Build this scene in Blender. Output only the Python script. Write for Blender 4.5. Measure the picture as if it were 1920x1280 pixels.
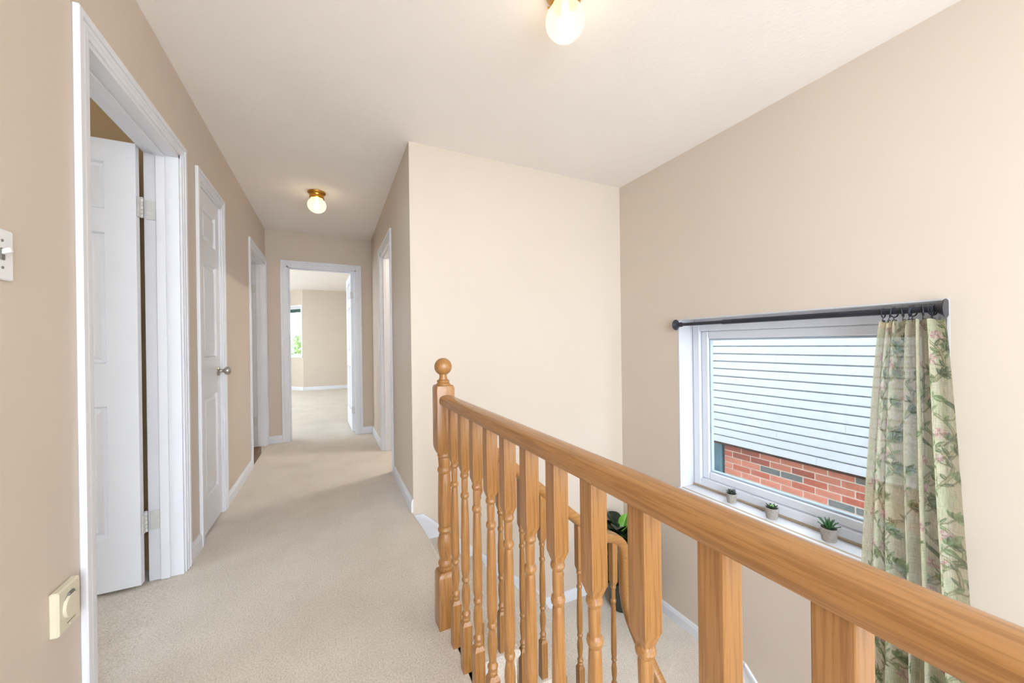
import bpy, bmesh, math, random
import numpy as np
from mathutils import Vector, Matrix
random.seed(7); rng = np.random.default_rng(5)
for o in list(bpy.data.objects): bpy.data.objects.remove(o)
S = bpy.context.scene; COL = S.collection; PI = math.pi; R = math.radians

# ------------------------------------------------------------------ camera
F = 697.75; YAW, PIT, ROL = R(25.9526), R(-0.0921), R(-0.7239)
f = Vector((math.sin(YAW)*math.cos(PIT), math.cos(YAW)*math.cos(PIT), math.sin(PIT)))
r0 = Vector((math.cos(YAW), -math.sin(YAW), 0)); u0 = r0.cross(f)
rt = r0*math.cos(ROL)+u0*math.sin(ROL); up = u0*math.cos(ROL)-r0*math.sin(ROL)
cd = bpy.data.cameras.new('camera'); cam = bpy.data.objects.new('camera', cd); COL.objects.link(cam)
cd.sensor_width = 36; cd.lens = F/1920*36; cd.shift_y = 6.578/1920; cd.clip_start = .02
M = Matrix((rt, up, -f)).transposed().to_4x4(); M.translation = (0, 0, 1.0965); cam.matrix_world = M
S.camera = cam

# ------------------------------------------------------------------ world and exposure
SKY = 6.5
w = bpy.data.worlds.new('sky'); S.world = w; w.use_nodes = True
bg = w.node_tree.nodes['Background']; bg.inputs[0].default_value = (.79, .895, 1, 1); bg.inputs[1].default_value = SKY
vs = S.view_settings; vs.view_transform = 'Standard'; vs.look = 'None'; vs.gamma = 1; vs.use_curve_mapping = False
vs.exposure = 0.6

# ------------------------------------------------------------------ materials
def lin(c):
    c = c/255; return c/12.92 if c <= .04045 else ((c+.055)/1.055)**2.4
def rgb(r, g, b): return (lin(r), lin(g), lin(b), 1)
def mat(name, col, rough=.6, metal=0, spec=.5, **kw):
    m = bpy.data.materials.new(name); m.use_nodes = True
    b = m.node_tree.nodes['Principled BSDF']
    b.inputs['Base Color'].default_value = col; b.inputs['Roughness'].default_value = rough
    b.inputs['Metallic'].default_value = metal; b.inputs['Specular IOR Level'].default_value = spec
    for k, v in kw.items(): b.inputs[k.replace('_', ' ')].default_value = v
    return m
def nodes(m): return m.node_tree.nodes, m.node_tree.links, m.node_tree.nodes['Principled BSDF']
def noise(N, L, scale, detail=2, rough=.5, coord='Object', sc=(1, 1, 1)):
    tc = N.new('ShaderNodeTexCoord'); mp = N.new('ShaderNodeMapping'); mp.inputs['Scale'].default_value = sc
    L.new(tc.outputs[coord], mp.inputs[0])
    n = N.new('ShaderNodeTexNoise'); n.inputs['Scale'].default_value = scale
    n.inputs['Detail'].default_value = detail; n.inputs['Roughness'].default_value = rough
    L.new(mp.outputs[0], n.inputs['Vector']); return n
def ramp(N, L, src, stops):
    r = N.new('ShaderNodeValToRGB'); e = r.color_ramp.elements
    while len(e) < len(stops): e.new(.5)
    for k, (p, c) in enumerate(stops): e[k].position = p; e[k].color = c
    L.new(src, r.inputs[0]); return r
def bump(N, L, src, b, strength, dist):
    k = N.new('ShaderNodeBump'); k.inputs['Strength'].default_value = strength; k.inputs['Distance'].default_value = dist
    L.new(src, k.inputs['Height']); L.new(k.outputs[0], b.inputs['Normal'])
def textured(name, c1, c2, scale, rough=.7, bs=.2, bd=.002, bscale=None, detail=3, sc=(1, 1, 1), spec=.4, metal=0):
    m = mat(name, c1, rough, metal, spec); N, L, b = nodes(m)
    n = noise(N, L, scale, detail, .55, sc=sc); r = ramp(N, L, n.outputs[0], [(.3, c1), (.7, c2)])
    L.new(r.outputs[0], b.inputs['Base Color'])
    if bs:
        n2 = noise(N, L, bscale, 3, .6, sc=sc) if bscale else n
        bump(N, L, n2.outputs[0], b, bs, bd)
    return m
M_ = {}
M_['wall'] = textured('beige_paint', rgb(211, 197, 182), rgb(208, 194, 179), 1.5, .55, .12, .0006, 120, spec=.3)
M_['tanwall'] = textured('tan_paint', rgb(190, 160, 120), rgb(186, 156, 116), 1.5, .6, .1, .0006, 120, spec=.3)
M_['ceil'] = textured('ceiling_stipple', rgb(247, 240, 235), rgb(244, 237, 232), 2, .9, .35, .003, 60, spec=.1)
M_['trim'] = textured('white_gloss_paint', rgb(228, 229, 235), rgb(224, 225, 231), 3, .35, 0, spec=.5)
M_['vinyl'] = textured('white_vinyl', rgb(222, 225, 233), rgb(218, 221, 229), 3, .3, 0)
M_['sill_paint'] = textured('off_white_sill_paint', rgb(204, 203, 206), rgb(199, 198, 202), 3, .4, 0)
M_['bead'] = textured('blue_grey_gasket', rgb(176, 190, 200), rgb(166, 180, 192), 5, .4, 0)
M_['ivory'] = textured('ivory_plastic', rgb(220, 213, 190), rgb(216, 209, 186), 4, .4, 0)
M_['white_plastic'] = textured('white_plastic', rgb(236, 236, 238), rgb(230, 230, 233), 4, .35, 0)
M_['dark'] = mat('dark_slot', rgb(70, 66, 58), .7)
M_['grey_slot'] = mat('grey_slot', rgb(120, 118, 112), .7)
M_['floorboard'] = textured('brown_floorboards', rgb(150, 100, 55), rgb(120, 76, 40), 6, .35, 0, sc=(1, 8, 1))
M_['steel'] = textured('satin_nickel', rgb(190, 186, 180), rgb(170, 166, 160), 30, .28, 0, metal=1)
M_['hinge'] = textured('painted_hinge', rgb(218, 218, 218), rgb(204, 204, 202), 40, .35, 0)
M_['brass'] = textured('polished_brass', rgb(214, 160, 74), rgb(190, 134, 54), 20, .25, 0, metal=1)
M_['black'] = textured('black_metal', rgb(42, 46, 56), rgb(34, 37, 45), 12, .35, 0)
M_['ground'] = textured('pale_bounce_ground', rgb(226, 223, 218), rgb(216, 213, 208), .8, .9, .4, .02)  # kept pale so the unseen ground bounces daylight up to the ceiling
M_['siding'] = textured('white_vinyl_siding', rgb(218, 227, 238), rgb(212, 222, 234), 2, .5, .1, .001, 40, sc=(1, 1, 8))
M_['mortar'] = textured('pale_mortar', rgb(246, 238, 232), rgb(236, 226, 218), 60, .95, .3, .002)
M_['slate'] = textured('blue_grey_metal', rgb(104, 140, 158), rgb(84, 120, 140), 5, .4, 0)
M_['overhang_shade'] = textured('brown_overhang_shade', rgb(88, 66, 62), rgb(70, 56, 54), 8, .7, 0)  # dark brown stands for the shadow line under the siding overhang
M_['caulk'] = textured('tan_caulk', rgb(176, 156, 130), rgb(166, 148, 122), 8, .8, 0)
def brickmat(name, a, b_, c):
    m = mat(name, a, .85, 0, .2); N, L, b = nodes(m)
    n = noise(N, L, 9, 5, .7, sc=(1, 1, 2.6)); r = ramp(N, L, n.outputs[0], [(.3, a), (.52, b_), (.74, c)])
    L.new(r.outputs[0], b.inputs['Base Color']); n2 = noise(N, L, 90, 3); bump(N, L, n2.outputs[0], b, .5, .004); return m
BR = [brickmat('red_brick', rgb(214, 134, 116), rgb(202, 118, 102), rgb(176, 116, 106)),
      brickmat('orange_brick', rgb(228, 158, 138), rgb(220, 146, 128), rgb(200, 138, 126)),
      brickmat('russet_brick', rgb(194, 114, 102), rgb(182, 108, 98), rgb(150, 114, 110)),
      brickmat('grey_brick', rgb(136, 144, 148), rgb(122, 134, 138), rgb(154, 144, 140))]
def woodmat(name, axis):
    m = mat(name, rgb(196, 140, 80), .32, 0, .5); N, L, b = nodes(m)
    s = [58, 58, 58]; s[axis] = 2.2
    n = noise(N, L, 1.6, 6, .65, sc=tuple(s)); n.inputs['Distortion'].default_value = .6
    r = ramp(N, L, n.outputs[0], [(.28, rgb(148, 101, 53)), (.45, rgb(168, 120, 68)), (.6, rgb(159, 111, 60)), (.78, rgb(178, 132, 80))])
    s2 = [160, 160, 160]; s2[axis] = 6
    n2 = noise(N, L, 1.4, 3, .6, sc=tuple(s2)); r2 = ramp(N, L, n2.outputs[0], [(.42, (.70, .64, .56, 1)), (.52, (1, 1, 1, 1))])
    mx = N.new('ShaderNodeMix'); mx.data_type = 'RGBA'; mx.blend_type = 'MULTIPLY'; mx.inputs[0].default_value = .75
    L.new(r.outputs[0], mx.inputs[6]); L.new(r2.outputs[0], mx.inputs[7]); L.new(mx.outputs[2], b.inputs['Base Color'])
    bump(N, L, n2.outputs[0], b, .08, .001); b.inputs['Coat Weight'].default_value = .25; b.inputs['Coat Roughness'].default_value = .2
    return m
WX, WY, WZ = woodmat('oak_grain_x', 0), woodmat('oak_grain_y', 1), woodmat('oak_grain_z', 2)
def carpetmat(name, a, b_):
    m = mat(name, a, .95, 0, .05); N, L, b = nodes(m)
    n = noise(N, L, 170, 3, .7); big = noise(N, L, 3.2, 3, .6)
    r = ramp(N, L, n.outputs[0], [(.34, b_), (.62, a)])
    rb = ramp(N, L, big.outputs[0], [(.38, (.93, .92, .91, 1)), (.62, (1, 1, 1, 1))])
    mx = N.new('ShaderNodeMix'); mx.data_type = 'RGBA'; mx.blend_type = 'MULTIPLY'; mx.inputs[0].default_value = 1
    L.new(r.outputs[0], mx.inputs[6]); L.new(rb.outputs[0], mx.inputs[7]); L.new(mx.outputs[2], b.inputs['Base Color'])
    bump(N, L, n.outputs[0], b, .55, .006); b.inputs['Sheen Weight'].default_value = .15; return m
M_['carpet'] = carpetmat('cream_carpet', rgb(233, 224, 213), rgb(200, 188, 173))
def glassmat():
    m = bpy.data.materials.new('window_glass'); m.use_nodes = True; N, L = m.node_tree.nodes, m.node_tree.links
    N.remove(N['Principled BSDF']); t = N.new('ShaderNodeBsdfTransparent'); t.inputs[0].default_value = (.97, .985, .98, 1)
    g = N.new('ShaderNodeBsdfGlossy'); g.inputs['Roughness'].default_value = .02
    mx = N.new('ShaderNodeMixShader'); mx.inputs[0].default_value = .05
    L.new(t.outputs[0], mx.inputs[1]); L.new(g.outputs[0], mx.inputs[2])
    L.new(mx.outputs[0], N['Material Output'].inputs[0]); return m
M_['glass'] = glassmat()
def globemat():
    m = bpy.data.materials.new('frosted_glass'); m.use_nodes = True; N, L = m.node_tree.nodes, m.node_tree.links; N.remove(N['Principled BSDF'])
    t = N.new('ShaderNodeBsdfTransparent'); t.inputs[0].default_value = (1, .95, .84, 1)
    d = N.new('ShaderNodeBsdfTranslucent'); d.inputs[0].default_value = (.07, .062, .05, 1)
    e = N.new('ShaderNodeEmission'); e.inputs[0].default_value = (1, .86, .58, 1); e.inputs[1].default_value = 1.0
    g = N.new('ShaderNodeBsdfGlossy'); g.inputs['Roughness'].default_value = .2
    a1 = N.new('ShaderNodeAddShader'); L.new(d.outputs[0], a1.inputs[0]); L.new(e.outputs[0], a1.inputs[1])
    m1 = N.new('ShaderNodeMixShader'); m1.inputs[0].default_value = .06; L.new(a1.outputs[0], m1.inputs[1]); L.new(g.outputs[0], m1.inputs[2])
    m2 = N.new('ShaderNodeMixShader'); m2.inputs[0].default_value = .4; L.new(m1.outputs[0], m2.inputs[1]); L.new(t.outputs[0], m2.inputs[2])
    L.new(m2.outputs[0], N['Material Output'].inputs[0]); return m
def emit(name, col, s):
    m = mat(name, col, .4); b = m.node_tree.nodes['Principled BSDF']
    b.inputs['Emission Color'].default_value = col; b.inputs['Emission Strength'].default_value = s; return m
M_['bulb'] = emit('lit_bulb', (1, .88, .62, 1), 12)
M_['globe'] = globemat()

# ------------------------------------------------------------------ mesh helpers
class MB:
    def __init__(s): s.v = []; s.f = []
    def add(s, vs, fs):
        k = len(s.v); s.v += [tuple(p) for p in vs]; s.f += [tuple(i+k for i in q) for q in fs]; return s
    def box(s, x0, x1, y0, y1, z0, z1, c=0):
        if c <= 0:
            vs = [(x, y, z) for z in (z0, z1) for y in (y0, y1) for x in (x0, x1)]
            return s.add(vs, [(0, 2, 3, 1), (4, 5, 7, 6), (0, 1, 5, 4), (2, 6, 7, 3), (0, 4, 6, 2), (1, 3, 7, 5)])
        bm = bmesh.new(); bmesh.ops.create_cube(bm, size=1)
        for v in bm.verts: v.co = ((x0+x1)/2+v.co.x*(x1-x0), (y0+y1)/2+v.co.y*(y1-y0), (z0+z1)/2+v.co.z*(z1-z0))
        bmesh.ops.bevel(bm, geom=bm.edges[:], offset=c, segments=1, affect='EDGES')
        bm.verts.index_update(); s.add([v.co[:] for v in bm.verts], [[v.index for v in q.verts] for q in bm.faces]); bm.free(); return s
    def rings(s, rows, cap=True, closed=True):
        n = len(rows[0]); vs = [p for r in rows for p in r]; fs = []
        for i in range(len(rows)-1):
            for j in range(n if closed else n-1):
                k = (j+1) % n; fs.append((i*n+j, i*n+k, (i+1)*n+k, (i+1)*n+j))
        if cap: fs.append(tuple(range(n-1, -1, -1))); fs.append(tuple((len(rows)-1)*n+j for j in range(n)))
        return s.add(vs, fs)
    def lathe(s, prof, n=24, c=(0, 0, 0), cap=True):
        return s.rings([[(c[0]+r*math.cos(2*PI*j/n), c[1]+r*math.sin(2*PI*j/n), c[2]+z) for j in range(n)] for r, z in prof], cap)
    def sq(s, prof, c=(0, 0, 0), rnd=.08, n=6):
        # stacked square rings with softened corners, prof = (half width, z)
        rows = []
        for h, z in prof:
            ring = []
            for q in range(4):
                for k in range(n):
                    a = PI/4+q*PI/2+(k/(n-1)-.5)*PI/2
                    cx, cy = math.cos(PI/4+q*PI/2)*math.sqrt(2)*h*(1-rnd), math.sin(PI/4+q*PI/2)*math.sqrt(2)*h*(1-rnd)
                    ring.append((c[0]+cx+math.cos(a)*h*rnd, c[1]+cy+math.sin(a)*h*rnd, c[2]+z))
            rows.append(ring)
        return s.rings(rows)
    def tube(s, pts, rad, n=10, shape=None, side=None, cap=True):
        pts = [Vector(p) for p in pts]; rows = []; T = []
        for i in range(len(pts)):
            a = pts[max(i-1, 0)]; b = pts[min(i+1, len(pts)-1)]; T.append((b-a).normalized())
        sd = Vector(side) if side else (T[0].cross(Vector((0, 0, 1))) if abs(T[0].z) < .95 else Vector((1, 0, 0)))
        for i, p in enumerate(pts):
            if i: sd = T[i-1].rotation_difference(T[i]) @ sd
            sd = (sd-T[i]*sd.dot(T[i])).normalized(); un = sd.cross(T[i])
            rr = rad[i] if isinstance(rad, (list, tuple)) else rad
            if shape: rows.append([p+sd*a*rr+un*b*rr for a, b in shape])
            else: rows.append([p+sd*math.cos(2*PI*j/n)*rr+un*math.sin(2*PI*j/n)*rr for j in range(n)])
        return s.rings(rows, cap)
    def poly(s, pts2, plane, a, b):
        # extruded polygon; plane 'xz' (extruded along y from a to b) or 'yz' or 'xy'
        g = {'xz': lambda p, t: (p[0], t, p[1]), 'yz': lambda p, t: (t, p[0], p[1]), 'xy': lambda p, t: (p[0], p[1], t)}[plane]
        n = len(pts2); return s.add([g(p, a) for p in pts2]+[g(p, b) for p in pts2],
            [tuple(range(n)), tuple(range(2*n-1, n-1, -1))]+[(i, i+n, (i+1) % n+n, (i+1) % n) for i in range(n)])
    def frust(s, plane, t0, t1, rect0, rect1):
        # raised field between two rectangles on planes t0, t1
        g = {'xz': lambda a, b, t: (a, t, b), 'yz': lambda a, b, t: (t, a, b)}[plane]
        A, B = rect0, rect1
        q = lambda r, t: [g(r[0], r[2], t), g(r[1], r[2], t), g(r[1], r[3], t), g(r[0], r[3], t)]
        return s.rings([q(A, t0), q(B, t1)])
    def mesh(s, name, smooth=35):
        m = bpy.data.meshes.new(name); m.from_pydata(s.v, [], s.f)
        bm = bmesh.new(); bm.from_mesh(m); bmesh.ops.recalc_face_normals(bm, faces=bm.faces[:]); bm.to_mesh(m); bm.free()
        if smooth:
            m.polygons.foreach_set('use_smooth', [True]*len(m.polygons)); m.set_sharp_from_angle(angle=R(smooth))
        return m
    def build(s, name, m, parent=None, smooth=35, origin=None):
        if origin is not None: s.v = [(x-origin[0], y-origin[1], z-origin[2]) for x, y, z in s.v]
        o = bpy.data.objects.new(name, s.mesh(name, smooth)); o.data.materials.append(m); COL.objects.link(o)
        if origin is not None: o.location = origin
        if parent: o.parent = parent
        return o
def tag(o, label=None, cat=None, group=None, kind=None):
    if label: o['label'] = label
    if cat: o['category'] = cat
    if group: o['group'] = group
    if kind: o['kind'] = kind
    return o
def empty(name, loc=(0, 0, 0), rz=0):
    o = bpy.data.objects.new(name, None); o.location = loc; o.rotation_euler.z = rz; o.empty_display_size = .05; COL.objects.link(o); return o
def copyof(o, parent=None, loc=None):
    c = o.copy(); COL.objects.link(c)
    if parent: c.parent = parent
    if loc is not None: c.location = loc
    return c
def copy_tree(o, parent=None):
    c = copyof(o, parent)
    for ch in list(o.children): copy_tree(ch, c)
    return c
def struct(o): o['kind'] = 'structure'; return o

# ------------------------------------------------------------------ dimensions
XL, XH, XR = -.66, .475, 2.266          # left hall wall, right hall wall, window wall
YB, YE, ZC = 2.49, 5.02, 2.44           # stairwell back wall, hall end wall, ceiling
YR = -1.5                               # rear limit of what is built
ZL, ZM = -.96, -2.7                     # stair landing, lower storey floor
RISE, RUN = .192, .215

def wall(name, axis, t0, t1, a0, a1, z0, z1, holes=(), m='wall'):
    """slab between t0,t1 along axis ('x' = slab normal x) with rectangular holes (a0,a1,z0,z1)"""
    A = sorted({a0, a1, *[h[0] for h in holes], *[h[1] for h in holes]}); Z = sorted({z0, z1, *[h[2] for h in holes], *[h[3] for h in holes]})
    A = [a for a in A if a0 <= a <= a1]; Z = [z for z in Z if z0 <= z <= z1]
    full = lambda i, j: 0 <= i < len(A)-1 and 0 <= j < len(Z)-1 and not any(h[0] <= (A[i]+A[i+1])/2 <= h[1] and h[2] <= (Z[j]+Z[j+1])/2 <= h[3] for h in holes)
    P = (lambda t, a, z: (t, a, z)) if axis == 'x' else (lambda t, a, z: (a, t, z))
    b = MB()
    for i in range(len(A)-1):
        for j in range(len(Z)-1):
            if not full(i, j): continue
            l, h, d, u = A[i], A[i+1], Z[j], Z[j+1]
            for t in (t0, t1): b.add([P(t, l, d), P(t, h, d), P(t, h, u), P(t, l, u)], [(0, 1, 2, 3)])
            for di, dj, q in ((-1, 0, [(l, d), (l, u)]), (1, 0, [(h, d), (h, u)]), (0, -1, [(l, d), (h, d)]), (0, 1, [(l, u), (h, u)])):
                if not full(i+di, j+dj): b.add([P(t0, *q[0]), P(t1, *q[0]), P(t1, *q[1]), P(t0, *q[1])], [(0, 1, 2, 3)])
    bm = bmesh.new()
    for p in b.v: bm.verts.new(p)
    bm.verts.ensure_lookup_table()
    for q in b.f: bm.faces.new([bm.verts[i] for i in q])
    bmesh.ops.remove_doubles(bm, verts=bm.verts[:], dist=1e-5); bmesh.ops.recalc_face_normals(bm, faces=bm.faces[:])
    me = bpy.data.meshes.new(name); bm.to_mesh(me); bm.free(); me.materials.append(M_[m])
    o = bpy.data.objects.new(name, me); COL.objects.link(o); return struct(o)

# ------------------------------------------------------------------ room shell
D1 = (1.575, 2.35); D2 = (2.65, 3.105); D3 = (4.115, 4.955); D4 = (3.36, 4.11); DE = (-.452, .29); HD = 2.04
WIN = (.581, 1.90, .045, 1.263)
wall('wall_left', 'x', XL-.12, XL, YR, YE, 0, ZC, [(*D1, 0, HD), (*D2, 0, HD), (*D3, 0, HD)])
wall('wall_end', 'y', YE, YE+.12, -3.6, XR, 0, 2.60, [(*DE, 0, HD)])
wall('wall_hall_right', 'x', XH, XH+.10, YB+.1, YE, 0, ZC, [(*D4, 0, HD)])
wall('wall_back', 'y', YB, YB+.10, XH, XR, ZM, ZC)
wall('wall_right', 'x', XR, XR+.22, YR, 6.2, ZM, ZC+.3, [WIN, (3.2, 4.5, .8, 2.1)])
wall('wall_gap_light_block', 'x', XR, XR+.22, 6.2, 13, ZM-.5, ZC+.3)  # unseen wall runs added to darken the gap between the houses
wall('wall_gap_light_block.001', 'x', XR, XR+.22, -6, YR, ZM-.5, ZC+.3)
struct(MB().box(XR-.3, XR+1.0, -6, 13, ZC+.3, ZC+.46, .01).build('trim_7', M_['trim']))  # roof overhang out of view, added to narrow the sky strip above the gap
wall('wall_bedroom_right', 'x', 1.6, 1.72, YE+.12, 10.75, 0, 2.60)
wall('wall_bedroom_left', 'x', -3.72, -3.6, YR, 12, 0, 2.60, [(-1.0, 1.3, .8, 2.1), (3.9, 4.7, 1.1, 2.0), (5.6, 9.3, .1, 2.4)])
wall('wall_bedroom_end', 'y', 10.75, 10.90, -.63, 1.72, 0, 2.60)
wall('wall_left_light_block', 'y', YR, YR+.1, -3.6, XL-.12, 0, ZC, m='tanwall')  # unseen rear wall added to keep sky light off the open door
wall('wall_room_divider', 'y', 2.46, 2.54, -3.6, XL-.12, 0, ZC, m='tanwall')
wall('wall_closet_back', 'x', -1.4, -1.32, 2.54, 3.32, 0, ZC)
wall('wall_closet_side', 'y', 3.32, 3.40, -3.6, XL-.12, 0, ZC)
def slab(name, b, m): return struct(b.build(name, M_[m], smooth=0))
# hall floor with a rounded nosing over the stairs; the carpet bows out between newel and back wall
b = MB()
edge = [(.455, YR)]+[(.455, 1.40), (.475, 1.50)]+[(.475+.022*math.sin(PI*t), 1.5+t*(YB-1.5)) for t in [i/10 for i in range(1, 10)]]+[(.475, YB)]
b.poly([(XL, YR)]+[(e[0]-.018, e[1]) for e in edge]+[(XH, YB), (XH, YE+.13), (XL, YE+.13)], 'xy', -.24, 0)
nz = [[(e[0]-.018+.018*math.cos(a), e[1], -.018+.018*math.sin(a)) for a in [PI/2-k*PI/8*1.0 for k in range(9)]] for e in edge]
b.rings(nz, cap=False, closed=False)
floor = slab('floor', b, 'carpet')
for p in floor.data.polygons: p.use_smooth = True
floor.data.set_sharp_from_angle(angle=R(50))
slab('floor_bedroom', MB().box(-3.6, 1.6, YE+.13, 12.0, -.24, 0), 'carpet')
slab('floor_left_room', MB().box(-3.6, XL, YR, 2.46, -.24, -.002), 'carpet')
slab('floor_closet', MB().box(-1.4, XL, 2.46, 3.4, -.24, -.002), 'carpet')
slab('floor_bathroom', MB().box(-3.6, XL-.06, 3.4, YE, -.24, -.004), 'floorboard')
slab('floor_right_room', MB().box(XH+.0, XR, YB+.1, YE, -.24, -.002), 'carpet')
slab('floor_lower', MB().box(-.66, XR, YR, YB, ZM-.1, ZM), 'carpet')
wall('wall_lower_light_block', 'y', YR, YR+.1, .44, XR, ZM, -.24)  # unseen wall added to cut light from below and darken the landing
wall('wall_lower', 'x', .40, .44, YR, 1.40, ZM, -.0)
slab('ceiling', MB().box(-3.6, XR, YR, YE+.06, ZC, ZC+.12), 'ceil')
slab('ceiling_bedroom', MB().box(-3.6, 1.72, YE+.12, 12.2, 2.55, 2.67), 'ceil')
# bedroom bay: an angled wall with a window, then the front of the bay
C0 = Vector((-.63, 10.75, 0)); dv = Vector((-.62, .785, 0)).normalized(); nv = Vector((-dv.y, dv.x, 0))*1
ang = math.atan2(dv.y, dv.x)
def bay(name, holes, ln=.95):
    o = wall(name, 'y', -.14, 0, 0, ln, 0, 2.60, holes); o.location = C0; o.rotation_euler.z = ang; return o
BW = (.06, .74, .86, 2.12)
bay('wall_bay_side', [BW])
C1 = C0+dv*.95
wall('wall_bay_front', 'y', C1.y, C1.y+.14, -3.72, C1.x+.04, 0, 2.60, [(-3.4, C1.x-.5, .86, 2.12)])
slab('ground', MB().box(-40, 40, -30, 60, -3.3, -3.2), 'ground')

# ------------------------------------------------------------------ baseboards
def base_prof(h=.085, t=.013): return [(0, 0), (t, 0), (t, h*.72), (t*.75, h*.80), (t*.75, h*.88), (t*.35, h), (0, h)]
def baseboard(name, axis, pos, sgn, a0, a1, z=0):
    pr = [(pos+sgn*p[0], z+p[1]) for p in base_prof()]
    b = MB().poly(pr, 'xz' if axis == 'x' else 'yz', a0, a1)
    return struct(b.build(name, M_['trim'], smooth=20))
baseboard('baseboard_left', 'x', XL, 1, 2.41, 2.588)
baseboard('baseboard_left.001', 'x', XL, 1, 3.167, 4.073)
baseboard('baseboard_left.002', 'x', XL, 1, YR, 1.513)
baseboard('baseboard_hall_right', 'x', XH, -1, YB, 3.298)
baseboard('baseboard_hall_right.001', 'x', XH, -1, 4.172, YE)
baseboard('baseboard_end', 'y', YE, -1, XL, -.514)
baseboard('baseboard_end.001', 'y', YE, -1, .352, XH)
baseboard('baseboard_bedroom', 'y', 10.75, -1, -.63, 1.6)
baseboard('baseboard_back', 'y', YB, -1, 1.47, XR, ZL)
baseboard('baseboard_window_wall', 'x', XR, -1, 1.43, YB, ZL)
bb = baseboard('baseboard_bay', 'y', 0, 1, 0, .95); bb.location = C0; bb.rotation_euler.z = ang

# ------------------------------------------------------------------ door casings and jambs
def door_trim(n, axis, face, into, a0, a1, zt=HD, cw=.061, depth=.12, both=True, stop=None):
    """casing on the wall face, jamb lining the opening; face = wall plane, into = sign from face into the wall"""
    root = struct(empty('trim_%d' % n, (face, (a0+a1)/2, 0) if axis == 'x' else ((a0+a1)/2, face, 0)))
    o = root.location
    def put(b, name):
        b.build(name, M_['trim'], root, 25, None).matrix_parent_inverse = Matrix.Translation(-Vector(o))
    B = (lambda t0, t1, p0, p1, z0, z1, c=0: MB().box(min(t0, t1), max(t0, t1), p0, p1, z0, z1, c)) if axis == 'x' else \
        (lambda t0, t1, p0, p1, z0, z1, c=0: MB().box(p0, p1, min(t0, t1), max(t0, t1), z0, z1, c))
    def casing(fc, ou):
        # profiled: a thicker outer back band and a thinner stepped inner field
        for l, h, band in ((a0-cw, a0, 0), (a1, a1+cw, 1)):
            b = B(fc, fc+ou*.011, l, h, 0, zt+cw, .002)
            x0, x1 = (l, l+.022) if band == 0 else (h-.022, h)
            c = B(fc, fc+ou*.017, x0-(.0012 if band == 0 else 0), x1+(.0012 if band else 0), 0, zt+cw+.001, .003); b.add(c.v, c.f)
            x0, x1 = (l+.030, l+.044) if band == 0 else (h-.044, h-.030)
            c = B(fc, fc+ou*.014, x0, x1, 0, zt+cw-.03, .002); b.add(c.v, c.f)
            put(b, 'casing')
        b = B(fc, fc+ou*.0105, a0, a1, zt, zt+cw, .002)
        c = B(fc, fc+ou*.0165, a0-cw+.01, a1+cw-.01, zt+cw-.022, zt+cw+.0012, .003); b.add(c.v, c.f)
        c = B(fc, fc+ou*.0135, a0-.02, a1+.02, zt+.017, zt+.031, .002); b.add(c.v, c.f)
        put(b, 'head_casing')
    casing(face, -into)
    if both: casing(face+into*depth, into)
    e = .004
    t0, t1 = face-into*e, face+into*(depth+e)
    put(B(t0, t1, a0, a0+.016, 0, zt), 'jamb'); put(B(t0, t1, a1-.016, a1, 0, zt), 'jamb'); put(B(t0, t1, a0, a1, zt-.016, zt), 'head_jamb')
    s = stop if stop is not None else depth-.075
    t0, t1 = face+into*s, face+into*(s+.035)
    put(B(t0, t1, a0+.016, a0+.027, 0, zt-.016, .002), 'door_stop'); put(B(t0, t1, a1-.027, a1-.016, 0, zt-.016, .002), 'door_stop')
    put(B(t0, t1, a0+.027, a1-.027, zt-.027, zt-.016, .002), 'door_stop')
    return root
door_trim(1, 'x', XL, -1, *D1)
door_trim(2, 'x', XL, -1, *D2, stop=.045)
door_trim(3, 'x', XL, -1, *D3)
door_trim(4, 'x', XH, 1, *D4, depth=.10)
door_trim(5, 'y', YE, 1, *DE)

# ------------------------------------------------------------------ door leaves (local x = width from the hinge edge, y = thickness, z up)
def leaf(name, width, cols, rows, knob_side=None, hinges=(.27, 1.78), h=2.015, th=.035, stile=.105, mid=.10, knob_faces=(1,)):
    root = struct(empty(name))
    if cols == 2: pw = (width-2*stile-mid)/2; xs = [(stile, stile+pw), (stile+pw+mid, width-stile)]
    else: xs = [(stile, width-stile)]
    holes = [(x0, x1, z0, z1) for x0, x1 in xs for z0, z1 in rows]
    lf = wall('leaf', 'y', 0, th, 0, width, 0, h, holes, 'trim'); del lf['kind']; lf.parent = root
    for x0, x1, z0, z1 in holes:
        b = MB(); e = .004
        b.box(x0, x1, .013, th-.013, z0, z1)
        for s, t in ((.013, .0), (th-.013, th)):
            d = (t-s)
            # sloped sticking around the hole and the raised field
            b.frust('xz', s, s+d*.75, (x0+.020, x1-.020, z0+.020, z1-.020), (x0+.036, x1-.036, z0+.036, z1-.036))
            for A, B in (((x0, x0, z0, z1), 0), ((x1, x1, z0, z1), 1), ((x0, x1, z0, z0), 2), ((x0, x1, z1, z1), 3)):
                w_ = .007
                if B == 0: q = [(x0, t, z0), (x0, t, z1), (x0+w_, s, z1-w_), (x0+w_, s, z0+w_)]
                if B == 1: q = [(x1, t, z0), (x1, t, z1), (x1-w_, s, z1-w_), (x1-w_, s, z0+w_)]
                if B == 2: q = [(x0, t, z0), (x1, t, z0), (x1-w_, s, z0+w_), (x0+w_, s, z0+w_)]
                if B == 3: q = [(x0, t, z1), (x1, t, z1), (x1-w_, s, z1-w_), (x0+w_, s, z1-w_)]
                b.add(q, [(0, 1, 2, 3)])
        b.build('panel', M_['trim'], root, 10)
    return root
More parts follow.
